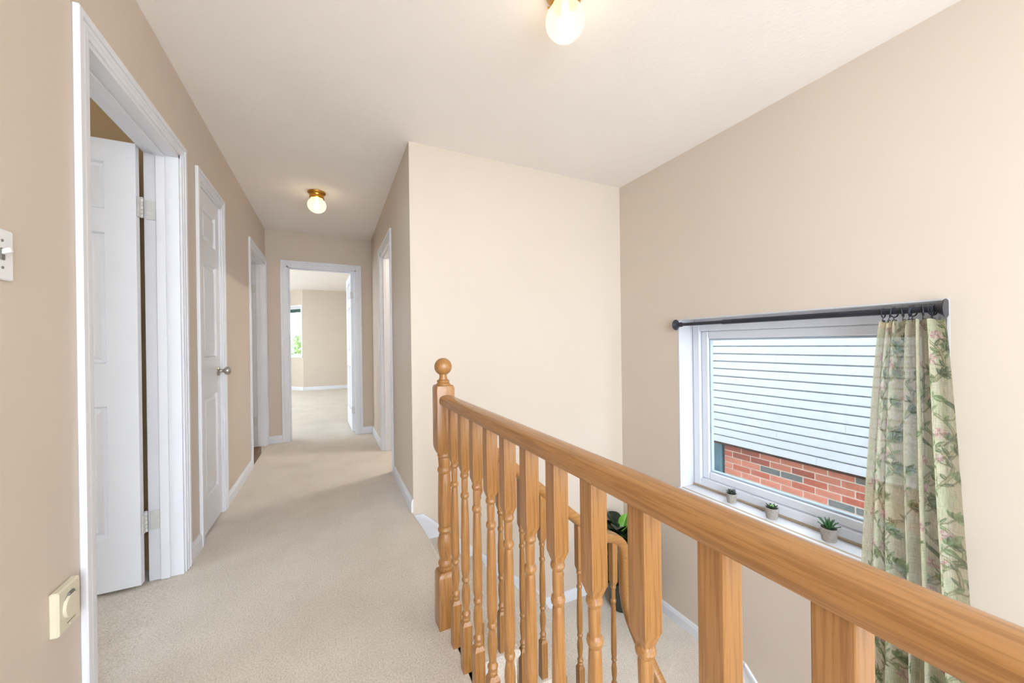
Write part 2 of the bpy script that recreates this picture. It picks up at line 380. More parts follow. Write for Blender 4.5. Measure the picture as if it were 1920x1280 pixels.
def hinge_mb(x, y, z, leafdir):
    b = MB()
    for k in range(5): b.lathe([(.0065, -.045+k*.018+.0008), (.0065, -.045+(k+1)*.018-.0008)], 12, (x, y, z))
    b.lathe([(.004, .045), (.0065, .048), (.004, .052)], 12, (x, y, z))
    b.box(min(x, x+leafdir[0]), max(x, x+leafdir[0]), min(y, y+leafdir[1]), max(y, y+leafdir[1]), z-.045, z+.045)
    return b
ROWS = [(.235, .825), (1.015, 1.60), (1.705, 1.915)]
# door 1, opened a right angle into the left room
d1 = leaf('door_1', .74, 2, ROWS); d1.location = (XL-.12-.012, 2.31, .018); d1.rotation_euler.z = R(180)
for z in (.27, 1.735):
    b = hinge_mb(0, 0, 0, (.005, .030))
    h = b.build('hinge', M_['hinge'], d1); h.location = (-.006, -.004, z)
# jamb-side hinge plates
for z in (.288, 1.753):
    b = MB().box(XL-.117, XL-.082, 2.330, 2.334, z-.045, z+.045, .001)
    for dz in (-.03, 0, .03): b.box(XL-.102+.004*(1 if dz else -1), XL-.096+.004*(1 if dz else -1), 2.3285, 2.331, z+dz-.003, z+dz+.003)
    p = b.build('hinge_plate', M_['hinge'], bpy.data.objects['trim_1'], 25); p.matrix_parent_inverse = Matrix.Translation(-bpy.data.objects['trim_1'].location)
for n_, bx_ in ((3, lambda z: MB().box(XL-.117, XL-.082, 4.935, 4.940, z-.045, z+.045, .001)), (5, lambda z: MB().box(DE[1]-.0195, DE[1]-.014, YE+.080, YE+.117, z-.045, z+.045, .001))):
    for z in (.284, 1.749):
        T_ = bpy.data.objects['trim_%d' % n_]; p = bx_(z).build('hinge_plate', M_['hinge'], T_, 25); p.matrix_parent_inverse = Matrix.Translation(-T_.location)
# door 2, closed closet door (hinges near the camera, knob at the far side)
d2 = leaf('door_2', .417, 1, [(.20, .80), (1.03, 1.60), (1.72, 1.92)], stile=.075)
d2.location = (XL-.040, D2[0]+.019, .012); d2.rotation_euler.z = R(90); 
d2.location.x = XL-.006
for z in (.22, 1.80):
    b = MB()
    for k in range(5): b.lathe([(.006, -.045+k*.018+.0008), (.006, -.045+(k+1)*.018-.0008)], 12)
    b.box(0, .022, .001, .004, -.045, .045)
    h = b.build('hinge', M_['hinge'], d2); h.location = (-.004, -.005, z)
kb = MB(); kb.lathe([(.0, -.001), (.031, 0), (.031, .004), (.027, .008), (.012, .012), (.0105, .026), (.013, .032), (.022, .037), (.027, .046), (.0275, .054), (.024, .063), (.016, .069), (.0, .071)], 28)
kn = kb.build('knob', M_['steel'], d2); kn.location = (.417-.052, 0, .935); kn.rotation_euler.x = R(90)
# door 3, opened into the room with the brown floor
d3 = leaf('door_3', .76, 2, ROWS); d3.location = (XL-.12-.012, 4.903, .014); d3.rotation_euler.z = R(180)
for z in (.27, 1.735):
    h = hinge_mb(0, 0, 0, (-.003, -.040)).build('hinge', M_['hinge'], d3); h.location = (-.006, -.004, z)
# bedroom door, swung inwards against the right
d5 = leaf('door_4', .72, 2, ROWS); d5.location = (DE[1]-.022, YE+.12+.014, .014); d5.rotation_euler.z = R(92)
for z in (.27, 1.735):
    h = hinge_mb(0, 0, 0, (-.003, .04)).build('hinge', M_['hinge'], d5); h.location = (-.006, .0, z)

# ------------------------------------------------------------------ stairwell window
w1 = struct(empty('window_1', (2.40, 1.24, .65)))
def wput(b, name, m='vinyl', sm=25):
    o = b.build(name, M_[m], w1, sm); o.matrix_parent_inverse = Matrix.Translation(-w1.location); return o
def ring(x0, x1, y0, y1, z0, z1, wd, c=.002, wb=None):
    wb = wb or wd
    b = MB(); b.box(x0, x1, y0, y0+wd, z0, z1, c); b.box(x0, x1, y1-wd, y1, z0, z1, c)
    b.box(x0, x1, y0+wd, y1-wd, z0, z0+wb, c); b.box(x0, x1, y0+wd, y1-wd, z1-wd, z1, c); return b
Y0, Y1, Z0, Z1 = WIN
wput(ring(XR-.001, 2.47, Y0-.0, Y1+.0, Z0-.008, Z1+.0, .008, 0), 'reveal_lining', 'sill_paint')
wput(ring(2.405, 2.48, Y0+.010, Y1-.010, Z0+.012, Z1-.034, .055, .004), 'window_frame')
wput(ring(2.425, 2.475, Y0+.065, Y1-.065, Z0+.067, Z1-.089, .055, .006), 'sash')
wput(ring(2.437, 2.465, Y0+.12, Y1-.12, Z0+.122, Z1-.144, .012, .003), 'glazing_bead', 'bead')
wput(ring(2.43, 2.475, Y0+.006, Y1-.006, Z1-.040, Z1-.006, .014, .002), 'head_trim')
wput(MB().box(2.452, 2.456, Y0+.128, Y1-.128, Z0+.130, Z1-.152), 'pane', 'glass', 0)
# window stool: flat board with a rounded nosing in front, tan caulk lines
b = MB(); zt = Z0+.002
pr = [(2.41, zt-.022), (2.41, zt), (XR-.004, zt)]+[(XR-.018+.012*math.sin(a)*-1, zt-.012+.012*math.cos(a)) for a in [k*PI/8 for k in range(9)]]+[(XR-.004, zt-.024)]
wput(b.poly(pr, 'xz', Y0-.004, Y1+.004), 'window_stool', 'sill_paint')
wput(MB().box(XR+.006, XR+.020, Y0, Y1, zt, zt+.0012), 'caulk_line', 'caulk', 0)
wput(MB().box(2.398, 2.409, Y0+.008, Y1-.008, zt, zt+.014, .003), 'caulk_line', 'caulk')
# unseen windows put in to light the rooms, and the seen bay one
def simple_window(n, axis, t, a0, a1, z0, z1, parent_m=None):
    r = struct(empty('window_%d' % n))
    def bx(t0, t1, p0, p1, q0, q1): return MB().box(t0, t1, p0, p1, q0, q1) if axis == 'x' else MB().box(p0, p1, t0, t1, q0, q1)
    b = MB(); wd = .05
    for q in (bx(t, t+.06, a0, a0+wd, z0, z1), bx(t, t+.06, a1-wd, a1, z0, z1), bx(t, t+.06, a0+wd, a1-wd, z0, z0+wd), bx(t, t+.06, a0+wd, a1-wd, z1-wd, z1)): b.add(q.v, q.f)
    b.build('window_frame', M_['vinyl'], r); bx(t+.028, t+.032, a0+wd, a1-wd, z0+wd, z1-wd).build('pane', M_['glass'], r, 0)
    return r
simple_window(2, 'x', XR+.08, 3.2, 4.5, .8, 2.1)
simple_window(3, 'x', -3.68, -1.0, 1.3, .8, 2.1)
simple_window(4, 'x', -3.68, 3.9, 4.7, 1.1, 2.0)
simple_window(5, 'x', -3.68, 5.6, 9.3, .1, 2.4)
simple_window(6, 'y', C1.y+.04, -3.4, C1.x-.5, .86, 2.12)
w7 = simple_window(7, 'y', -.09, *BW); w7.location = C0; w7.rotation_euler.z = ang
cs = MB()
for q in ((BW[0]-.045, BW[0]), (BW[1], BW[1]+.045)): cs.box(q[0], q[1], 0, .014, BW[2]-.045, BW[3]+.045, .002)
cs.box(BW[0], BW[1], 0, .014, BW[3], BW[3]+.045, .002); cs.box(BW[0]-.05, BW[1]+.05, 0, .03, BW[2]-.03, BW[2], .002)
c_ = cs.build('window_casing', M_['trim'], w7)
bl = empty('roller_blind'); bl.location = C0; bl.rotation_euler.z = ang
M_['greenblind'] = textured('dark_green_cloth', rgb(66, 96, 86), rgb(54, 82, 74), 20, .8, 0)
b = MB().box(BW[0]+.02, BW[1]-.02, -.05, -.046, BW[3]-.135, BW[3]-.03); b.build('blind_cloth', M_['greenblind'], bl)
pts = [(BW[0]+.01, -.045, BW[3]-.022), (BW[1]-.01, -.045, BW[3]-.022)]
MB().tube(pts, .016, 12).build('roller', M_['white_plastic'], bl)
tag(bl, 'narrow dark green roller blind rolled up at the top of the bedroom bay window', 'blind')

# ------------------------------------------------------------------ stairs
st = empty('staircase', (.475, 1.95, ZL)); tag(st, 'cream carpeted upper flight of stairs going down from the hall to the landing', 'staircase')
def sput(b, name, m='carpet', sm=40):
    o = b.build(name, M_[m], st, sm); o.matrix_parent_inverse = Matrix.Translation(-st.location); return o
SY0 = 1.405
for i in range(1, 5):
    x0 = .475+(i-1)*RUN; z = -RISE*i; x1 = x0+RUN
    # last nosing is skewed a little, as in the photo
    sk = .0 if i < 4 else .03
    def sect(y, e):
        c = [(x0-.01, z-RISE), (x0-.01, z), (x1+e, z)]
        c += [(x1+e+.02*math.sin(a), z-.02+.02*math.cos(a)) for a in [k*PI/6 for k in range(1, 7)]]
        c += [(x1+e, z-.045), (x1+e, z-RISE)]
        return [(p[0], y, p[1]) for p in c]
    sput(MB().rings([sect(SY0+.005, -sk), sect(YB-.012, sk)]), 'step')
slab('floor_landing', MB().box(1.30, XR-.013, 1.43, YB-.013, ZL-.2, ZL), 'carpet')
st2 = empty('staircase', (1.8, 1.43, ZL-.9)); tag(st2, 'carpeted lower flight of stairs going down along the window wall from the landing', 'staircase')
st1 = st
st = st2
for i in range(1, 5):
    y1 = 1.43-(i-1)*RUN; z = ZL-RISE*i; y0 = y1-RUN
    c = [(y1+.01, z-RISE), (y1+.01, z), (y0, z)]+[(y0-.02*math.sin(a), z-.02+.02*math.cos(a)) for a in [k*PI/6 for k in range(1, 7)]]+[(y0, z-.045), (y0, z-RISE)]
    sput(MB().poly(c, 'yz', 1.30, XR-.02), 'step')
# white skirt board on the back wall with a moulded cap, and on the window wall
st = st1
def nos(x): return -.016-.894*(x-.539)
top = [(XH, -.016), (.539, -.016), (1.47, nos(1.47)-.0), (1.47, ZL)]
sput(MB().poly([(XH, -.016), (.539, -.016), (1.40, nos(1.40)), (1.49, ZL+.085), (1.49, ZL), (1.30, ZL), (XH, -.26)], 'xz', YB-.012, YB-.002), 'skirt_board', 'trim', 0)
sput(MB().poly([(XH, -.042), (XH, -.016), (.539, -.016), (1.40, nos(1.40)), (1.49, ZL+.085), (1.48, ZL+.062), (1.39, nos(1.40)-.028), (.532, -.042)], 'xz', YB-.019, YB-.011), 'skirt_cap', 'trim', 0)
sl = .894; st = st2
sput(MB().poly([(1.43, ZL+.085), (1.43, ZL), (1.43, ZL-.25), (.53, ZL-.25-.9*sl), (.53, ZL+.085-.9*sl)], 'yz', XR-.012, XR-.002), 'skirt_board', 'trim', 0)
sput(MB().poly([(1.43, ZL+.085), (1.43, ZL+.06), (.53, ZL+.06-.9*sl), (.53, ZL+.085-.9*sl)], 'yz', XR-.019, XR-.011), 'skirt_cap', 'trim', 0)
st = st1
# open-side stringer under the stair balusters
sput(MB().poly([(.46, -.20), (.46, -.62), (1.25, ZL-.35), (1.34, ZL-.2), (1.34, -RISE*5-.02), (.475+3*RUN, -RISE*4-.02), (.50, -.20)], 'xz', SY0+.010, SY0+.03), 'stringer', 'trim', 0)
# fascia of the hall floor edge
struct(MB().box(.456, .470, YR, 1.40, -.27, -.022, .003).build('trim_6', M_['trim']))

# ------------------------------------------------------------------ balusters and rails
def rings_prof(*a): return list(a)
def baluster_mesh(H, top0, hw=.0165, base=.165, slope=0.0, name='baluster'):
    """square base and top block, turned middle; top cut at the rail's slope"""
    b = MB()
    b.sq([(hw, 0), (hw, base-.010), (hw*.66, base+.002)], rnd=.10, n=3)
    t = top0
    b.sq([(hw*.62, t-.013), (hw, t+.006), (hw, H)], rnd=.10, n=3)
    if slope:
        n = len(b.v)
        b.v = [(x, y, z+(-slope*x if abs(z-H) < 1e-6 else 0)) for x, y, z in b.v]
    s = hw/.0165; q = base; L = t-.014-q
    P = [(.0115, q-.001), (.0135, q+.006), (.0135, q+.010), (.0100, q+.014), (.0145, q+.021), (.0150, q+.026), (.0120, q+.031),
         (.0098, q+.038), (.0112, q+.050), (.0138, q+.070), (.0148, q+.088), (.0138, q+.104), (.0108, q+.122), (.0098, q+.130),
         (.0130, q+.135), (.0142, q+.140), (.0130, q+.145), (.0104, q+.149), (.0128, q+.158), (.0145, q+.172), (.0148, q+.20)]
    zt = t-.014
    P += [(.0140, q+.28), (.0122, zt-.12), (.0112, zt-.094), (.0100, zt-.088), (.0135, zt-.083), (.0146, zt-.077), (.0135, zt-.071), (.0100, zt-.066), (.0106, zt-.058),
          (.0112, zt-.026), (.0104, zt-.018), (.0136, zt-.014), (.0148, zt-.009), (.0136, zt-.003), (.0115, zt), (.0115, zt+.004)]
    b.lathe([(r*s, z) for r, z in P], 24)
    return b.mesh(name, 19)
RAILZ = .868
bal_me = baluster_mesh(RAILZ+.004, .680); bal_me.materials.append(WZ)
hr = empty('hall_railing', (.397, .2, 0)); tag(hr, 'oak guard railing with ball-topped post along the open edge of the hall carpet', 'railing')
def child(name, me, parent, loc):
    o = bpy.data.objects.new(name, me); COL.objects.link(o); o.parent = parent
    o.location = Vector(loc)-Vector(parent.location); return o
for i in range(21): child('baluster', bal_me, hr, (.4005, 1.318-.115*i, 0))
# newel post
h = .0355; nb = MB()
nb.sq([(h, 0), (h, .196), (h*.9, .208), (h*.75, .214)], rnd=.08, n=3)
nb.sq([(h*.76, .674), (h*.92, .688), (h, .702), (h, .928), (h*.93, .938), (h*.80, .941)], rnd=.10, n=3)
nb.lathe([(.024, .212), (.0265, .218), (.0265, .224), (.022, .229), (.0275, .236), (.0285, .243), (.0265, .250), (.0225, .256), (.0225, .262), (.0245, .272), (.0285, .295), (.0298, .315), (.0285, .334),
          (.0240, .352), (.0225, .360), (.0265, .366), (.0285, .373), (.0265, .380), (.0225, .385), (.0255, .392), (.0265, .40), (.0268, .43), (.0255, .52), (.0238, .588), (.0225, .594), (.0262, .600), (.0275, .607), (.0262, .614),
          (.0222, .620), (.0232, .640), (.0245, .652), (.0235, .657), (.0268, .663), (.0268, .670), (.0240, .676)], 28)
np_ = child('newel_post', nb.mesh('newel_post', 27), hr, (.397, 1.440, 0)); np_.data.materials.append(WZ)
fb = MB(); prof = [(.0285, .938), (.0285, .944), (.0250, .948), (.0225, .950), (.0245, .954), (.0245, .958), (.0170, .963), (.0145, .972), (.0150, .982)]
prof += [(.034*math.sin(a), 1.0125-.034*math.cos(a)) for a in [R(28)+k*R(152)/16 for k in range(17)]]
fb.lathe([(max(r, .0003), z) for r, z in prof], 32)
fin = bpy.data.objects.new('ball_finial', fb.mesh('ball_finial', 40)); fin.data.materials.append(WZ); COL.objects.link(fin); fin.parent = np_
# rail cross-section: half width, height profile with rounded crown
RS = [(-.0245, -.0185), (.0245, -.0185), (.0285, -.013), (.0295, -.004), (.0285, .004), (.0245, .0105), (.018, .0145), (.009, .0168), (0, .0175), (-.009, .0168), (-.018, .0145), (-.0245, .0105), (-.0285, .004), (-.0295, -.004), (-.0285, -.013)]
rail = MB().rings([[(a, y, b_) for a, b_ in RS] for y in (1.408, .6, -.2, -1.1)])
ro = child('handrail', rail.mesh('handrail', 50), hr, (.400, 0, .8868)); ro.data.materials.append(WY)

sr = empty('stair_railing', (.9, 1.44, -.4)); tag(sr, 'oak stair handrail with thin turned balusters curving down at the landing', 'railing')
path = [(.43, 1.44, .805), (.75, 1.44, .519), (1.05, 1.44, .251), (1.10, 1.44, .21), (1.14, 1.44, .179), (1.175, 1.44, .157), (1.21, 1.44, .144), (1.24, 1.44, .135), (1.265, 1.44, .121), (1.286, 1.44, .098), (1.30, 1.44, .066), (1.307, 1.44, .028),
        (1.309, 1.44, -.03), (1.309, 1.439, -.10), (1.309, 1.434, -.16), (1.308, 1.421, -.21), (1.306, 1.395, -.255), (1.303, 1.36, -.295), (1.30, 1.30, -.352), (1.295, 1.10, -.53), (1.295, .60, -.977)]
RS2 = [(a*1.0, b_*1.3) for a, b_ in RS]
rb = MB().tube(path, 1.0, shape=RS2, side=(0, 1, 0))
ro2 = child('handrail', rb.mesh('handrail', 50), sr, (0, 0, 0)); ro2.data.materials.append(WX)
for i in range(8):
    x = .535+.1*i
    k = min(int((x-.475)/RUN)+1, 4); zb = -RISE*k; zt_ = .805-.894*(x-.43)-.02
    if i == 7: zt_ = .118; x = 1.238
    H_ = zt_-zb
    me = baluster_mesh(H_, max(H_-.20+(k*RISE-(-zb)), H_*.76), .0155, .165, .894 if i < 7 else 0); me.materials.append(WZ)
    child('baluster', me, sr, (x, 1.437, zb))
for i in range(5):
    y = 1.285-.1*i; zt_ = -.365-.894*(1.285-y)-.02; k = min(int((1.43-y)/RUN)+1, 4); zb = ZL-RISE*k; H_ = zt_-zb
    me = baluster_mesh(H_, H_*.78, .0155, .165); me.materials.append(WZ); child('baluster', me, sr, (1.322, y, zb))

# ------------------------------------------------------------------ ceiling lights
def ceiling_light(x, y, label, z=ZC, watt=2.2, tint=(1, .86, .66)):
    r = empty('ceiling_light', (x, y, z))
    b = MB().lathe([(.070, 0), (.072, -.004), (.071, -.010), (.062, -.018), (.058, -.024), (.056, -.046), (.058, -.050), (.056, -.056), (.052, -.058), (.050, -.050), (.0005, -.048)], 36)
    b.build('canopy', M_['brass'], r)
    for k in range(3):
        a = 2*PI*k/3+.4; t = MB().tube([(.053*math.cos(a), .053*math.sin(a), -.049), (.066*math.cos(a), .066*math.sin(a), -.049)], .003, 8); t.build('thumbscrew', M_['brass'], r)
    pr = [(.046, -.045), (.048, -.054)]+[(.0745*math.sin(a), -.113+.066*math.cos(a)) for a in [R(42)+k*R(138)/18 for k in range(19)]]
    MB().lathe([(max(q, .0004), zz) for q, zz in pr], 36, cap=False).build('globe', M_['globe'], r)
    MB().lathe([(.0005, -.15)]+[(.027*math.sin(a), -.122-.027*math.cos(a)) for a in [k*PI/10 for k in range(1, 8)]]+[(.014, -.085), (.013, -.05)], 20).build('bulb', M_['bulb'], r)
    ld = bpy.data.lights.new('bulb_light', 'POINT'); ld.energy = watt; ld.color = tint; ld.shadow_soft_size = .03
    lo_ = bpy.data.objects.new('bulb_light', ld); COL.objects.link(lo_); lo_.parent = r; lo_.location = (0, 0, -.135)
    tag(r, label, 'ceiling light', 'brass ceiling lights with glass globes'); return r
ceiling_light(.82, 1.185, 'lit glass globe ceiling light with brass cup above the stairwell, nearest to us')
ceiling_light(-.095, 3.65, 'small white globe ceiling light on a brass base down the hall', watt=.8)
ceiling_light(1.4, 3.7, 'added unseen globe lamp brightening the room right of the hall', watt=190, tint=(1, .97, .93))  # added lamp, never in view, supplies the brightness through the doorway
ceiling_light(-1.9, 8.0, 'added unseen globe lamp brightening the far bedroom', z=2.55, watt=25, tint=(.80, .90, 1))  # unseen lamp added to lift the bedroom floor and walls
ceiling_light(-2.0, 4.2, 'added unseen globe lamp brightening the room with the brown floor', watt=90, tint=(1, .93, .84))  # extra lamp out of view, put in to lighten the dark door jamb

# ------------------------------------------------------------------ wall plates
vp = empty('vacuum_inlet', (XL, 1.425, .41)); tag(vp, 'ivory wall plate with a round flap low beside the left doorway', 'wall plate')
MB().box(0, .020, -.047, .047, -.058, .058, .004).build('cover_plate', M_['ivory'], vp)
b = MB().lathe([(.031, 0), (.031, .003), (.028, .006), (.0005, .007)], 32); fl = b.build('flap', M_['ivory'], vp); fl.rotation_euler.y = R(90); fl.location = (.0195, 0, .002)
b = MB()
for k in range(26):
    a0, a1 = R(-60)+k*R(195)/26, R(-60)+(k+1)*R(195)/26
    b.add([(0, q*math.cos(a), q*math.sin(a)) for a in (a0, a1) for q in (.0315, .0335)], [(0, 1, 3, 2)])
g = b.build('flap_gap', M_['dark'], vp, 0); g.location = (.0203, 0, .002)
MB().box(.018, .026, -.012, .012, .030, .038, .002).build('flap_hinge', M_['grey_slot'], vp)
MB().box(.0198, .0206, -.014, .022, -.0405, -.039).build('slot', M_['dark'], vp)
for z in (.046, -.048): q = MB().lathe([(.0035, 0), (.0035, .001), (.001, .0016)], 10).build('screw', M_['ivory'], vp); q.rotation_euler.y = R(90); q.location = (.0198, .0, z)
sw = empty('light_switch', (XL, 1.213, 1.3115)); tag(sw, 'white double light switch plate at the left edge of the picture', 'light switch')
MB().box(0, .007, -.057, .057, -.057, .057, .003).build('cover_plate', M_['white_plastic'], sw)
for y in (-.023, .023):
    MB().box(.006, .009, y-.006, y+.006, -.013, .013, .001).build('toggle_bezel', M_['grey_slot'], sw)
    t = MB().box(0, .017, -.0045, .0045, -.0055, .0055, .0015).build('toggle', M_['white_plastic'], sw); t.location = (.006, y, .004); t.rotation_euler.y = R(-22)
    for z in (-.03, .03):
        s_ = MB().lathe([(.0035, 0), (.003, .0015), (.0005, .0018)], 10).build('screw', M_['grey_slot'], sw); s_.rotation_euler.y = R(90); s_.location = (.0068, y, z)

# ------------------------------------------------------------------ curtain rod, rings, curtain
rd = empty('curtain_rod', (2.24, 1.24, 1.222)); tag(rd, 'black tension rod with flared ends across the top of the window opening', 'curtain rod')
ZR = lambda y: 1.234
b = MB().tube([(0, -.62, 0), (0, .30, 0)], .0145, 16); b.build('thick_tube', M_['black'], rd)
b = MB().tube([(0, .28, 0), (0, .62, 0)], .0115, 16); b.build('thin_tube', M_['black'], rd)
for s in (-1, 1):
    e = .657 if s > 0 else .656
    pr = [(.0145, 0), (.017, .004), (.017, .016), (.0145, .022), (.018, .030), (.030, .044), (.038, .052), (.038, .0545)]
    en = MB().lathe(pr, 24).build('flared_end', M_['black'], rd); en.rotation_euler.x = R(-90*s); en.location = (0, s*(e-.0545), 0)
ords = ['first', 'second', 'third', 'fourth', 'fifth', 'sixth', 'seventh', 'eighth', 'ninth']
for i in range(9):
    y = .775-.0205*i-(.006*math.sin(i*2.1)); rg = empty('curtain_ring', (2.24, y, 1.222)); rg.rotation_euler = (R(8*math.sin(i*1.7)), 0, R(20*math.sin(i*2.3)))
    b = MB().tube([(.021*math.cos(a), 0, -.006+.021*math.sin(a)) for a in [k*2*PI/20 for k in range(21)]], .0026, 8, cap=False); ring0 = b.build('hoop', M_['black'], rg)
    b = MB().tube([(0, 0, -.027), (0, .003, -.034), (0, 0, -.040)], .0016, 6); b.box(-.006, .006, -.005, -.001, -.058, -.038, .001); b.box(-.006, .006, .001, .005, -.058, -.038, .001)
    b.build('clip', M_['black'], rg); tag(rg, 'black curtain ring with clip, %s from the left on the rod' % ords[i], 'curtain ring', 'clip rings holding the curtain')

# flat print of the cloth: branches, leaves, pink blossoms (colour only), sampled per vertex
NU, NV = 330, 640; CW, CH = .66, 1.95
U, V = np.meshgrid(np.linspace(0, CW, NU), np.linspace(0, CH, NV)); 
def L3(*c): return np.array([lin(x) for x in c])
IMG = np.ones((NV, NU, 3))*L3(196, 188, 162)
wob = np.sin(U*23+2*np.sin(V*9))*np.sin(V*17+1.5*np.sin(U*14)); IMG = IMG*(1-.10*(wob > .15)[..., None]*np.array([.9, .25, .9]))
def window_(x0, x1, y0, y1):
    i0, i1 = max(int(x0/CW*(NU-1)), 0), min(int(x1/CW*(NU-1))+2, NU); j0, j1 = max(int(y0/CH*(NV-1)), 0), min(int(y1/CH*(NV-1))+2, NV)
    return slice(j0, j1), slice(i0, i1)
def paint(sl, a, c): IMG[sl] = IMG[sl]*(1-a[..., None])+c*a[..., None]
def leaf_print(x, y, ang_, ln, wd, c, c2):
    sl = window_(x-ln, x+ln, y-ln, y+ln); u, v = U[sl]-x, V[sl]-y
    if u.size == 0: return
    s = (u*math.cos(ang_)+v*math.sin(ang_))/ln; t = (-u*math.sin(ang_)+v*math.cos(ang_))/wd
    pr = np.where((s > 0) & (s < 1), np.sin(np.clip(s, 0, 1)**.8*PI), 0); d = pr-np.abs(t)
    paint(sl, np.clip(d/.18, 0, 1)*.95, c); paint(sl, np.clip((d-.42)/.15, 0, 1)*.8*(t > 0), c2)
def stroke(pts, w_, c):
    for (x0, y0), (x1, y1) in zip(pts[:-1], pts[1:]):
        sl = window_(min(x0, x1)-w_*2, max(x0, x1)+w_*2, min(y0, y1)-w_*2, max(y0, y1)+w_*2); u, v = U[sl], V[sl]
        if u.size == 0: continue
        dx, dy = x1-x0, y1-y0; t = np.clip(((u-x0)*dx+(v-y0)*dy)/(dx*dx+dy*dy+1e-12), 0, 1)
        d = np.hypot(u-x0-t*dx, v-y0-t*dy); paint(sl, np.clip((w_-d)/.0016+.5, 0, 1), c)
GR = [L3(98, 108, 74), L3(118, 132, 92), L3(134, 152, 112), L3(90, 98, 70)]; GL = L3(168, 178, 142); STM = L3(132, 126, 96); STL = L3(180, 174, 142)
PK = [L3(186, 148, 142), L3(166, 122, 126), L3(202, 176, 164)]
def blossom(x, y, s):
    for k in range(9):
        a = 2*PI*k/9+rng.uniform(-.3, .3); leaf_print(x+.004*math.cos(a), y+.004*math.sin(a), a, s*rng.uniform(.7, 1.1), s*.24, PK[k % 3], PK[2])
def spray(x, y, a, n, s):
    for k in range(n):
        t = k/(n-1)-.5; leaf_print(x, y, a+t*2.3+rng.uniform(-.15, .15), s*rng.uniform(.75, 1.1)*(1-.5*abs(t)), s*.16, GR[rng.integers(4)], GL)
for col in range(5):
    x = .05+.14*col+rng.uniform(-.02, .02); y = CH+.05; a = -PI/2; pts = []
    while y > -.05:
        pts.append((x, y)); a = -PI/2+1.0*math.sin(len(pts)*.33+col*2.1)+rng.uniform(-.12, .12); x += .03*math.cos(a); y += .03*math.sin(a)
    stroke(pts, .0058, STM); stroke([(p[0]+.001, p[1]) for p in pts], .0026, STL)
    for k, (px, py) in enumerate(pts):
        sd = 1 if k % 2 else -1
        if k % 3 == 0:
            bx_, by_ = px+sd*.045, py-.03; stroke([(px, py), (px+sd*.028, py-.008), (bx_, by_)], .0026, STM)
            (blossom(bx_, by_, .024) if k % 6 == 0 else spray(bx_, by_, -PI/2+sd*.7, 7, .052))
        leaf_print(px, py, -PI/2+sd*rng.uniform(.5, 1.3), rng.uniform(.025, .045), .007, GR[rng.integers(4)], GL)
    for k in range(2):
        bx_, by_ = x+rng.uniform(-.05, .05), rng.uniform(.3, 1.7)
        leaf_print(bx_+.04, by_, R(35), .10, .010, GR[3], GR[1]); leaf_print(bx_+.02, by_-.01, R(30), .05, .014, GR[1], GL); spray(bx_+.02, by_-.012, R(200), 5, .03)
u = np.linspace(0, 1, NU)[None, :]; v = np.linspace(0, 1, NV)[:, None]
ZT, ZBOT = 1.182, -.76
z = ZT+(ZBOT-ZT)*v+0*u
yl = .782+(.075*v**.6+.03*v); yr_ = .598-.085*v**.8
# horizontal run: left third nearly flat, the rest gathered
s_ = u+.035*np.sin(2*PI*(u*2.1+.1))*(1-.3*v)
y = yl+(yr_-yl)*s_
g = np.clip((u-.26)/.2, 0, 1)*(.75+.25*np.clip(v*3, 0, 1))+.18
ph = 2*PI*(u*5.6+.10*np.sin(v*3.1+u*4)+.05*np.sin(v*7))
sh = np.sin(ph)+.28*np.sin(2*ph+.6)
x = 2.222-.018*np.clip(v*2.2, 0, 1)+.0145*g*sh*(1+.35*v)
y = y+.010*g*np.cos(ph)*(1+.3*v)
z = z-.008*np.clip(1-v*30, 0, 1)*(.5-.5*np.cos(ph*1.6))
verts = np.stack([x, y, z], -1).reshape(-1, 3)
idx = np.arange(NU*NV).reshape(NV, NU); faces = np.stack([idx[:-1, :-1], idx[:-1, 1:], idx[1:, 1:], idx[1:, :-1]], -1).reshape(-1, 4)
cme = bpy.data.meshes.new('curtain'); cme.from_pydata(verts.tolist(), [], faces.tolist()); cme.polygons.foreach_set('use_smooth', [True]*len(cme.polygons))
ca = cme.color_attributes.new('print', 'FLOAT_COLOR', 'POINT'); ca.data.foreach_set('color', np.concatenate([IMG.reshape(-1, 3), np.ones((NU*NV, 1))], 1).ravel().astype(np.float32))
uvl = cme.uv_layers.new(name='cloth'); lv = np.zeros(len(cme.loops), dtype=np.int32); cme.loops.foreach_get('vertex_index', lv)
uvl.data.foreach_set('uv', np.stack([(U/CW).ravel()[lv]*CW, V.ravel()[lv]], -1).ravel().astype(np.float32))
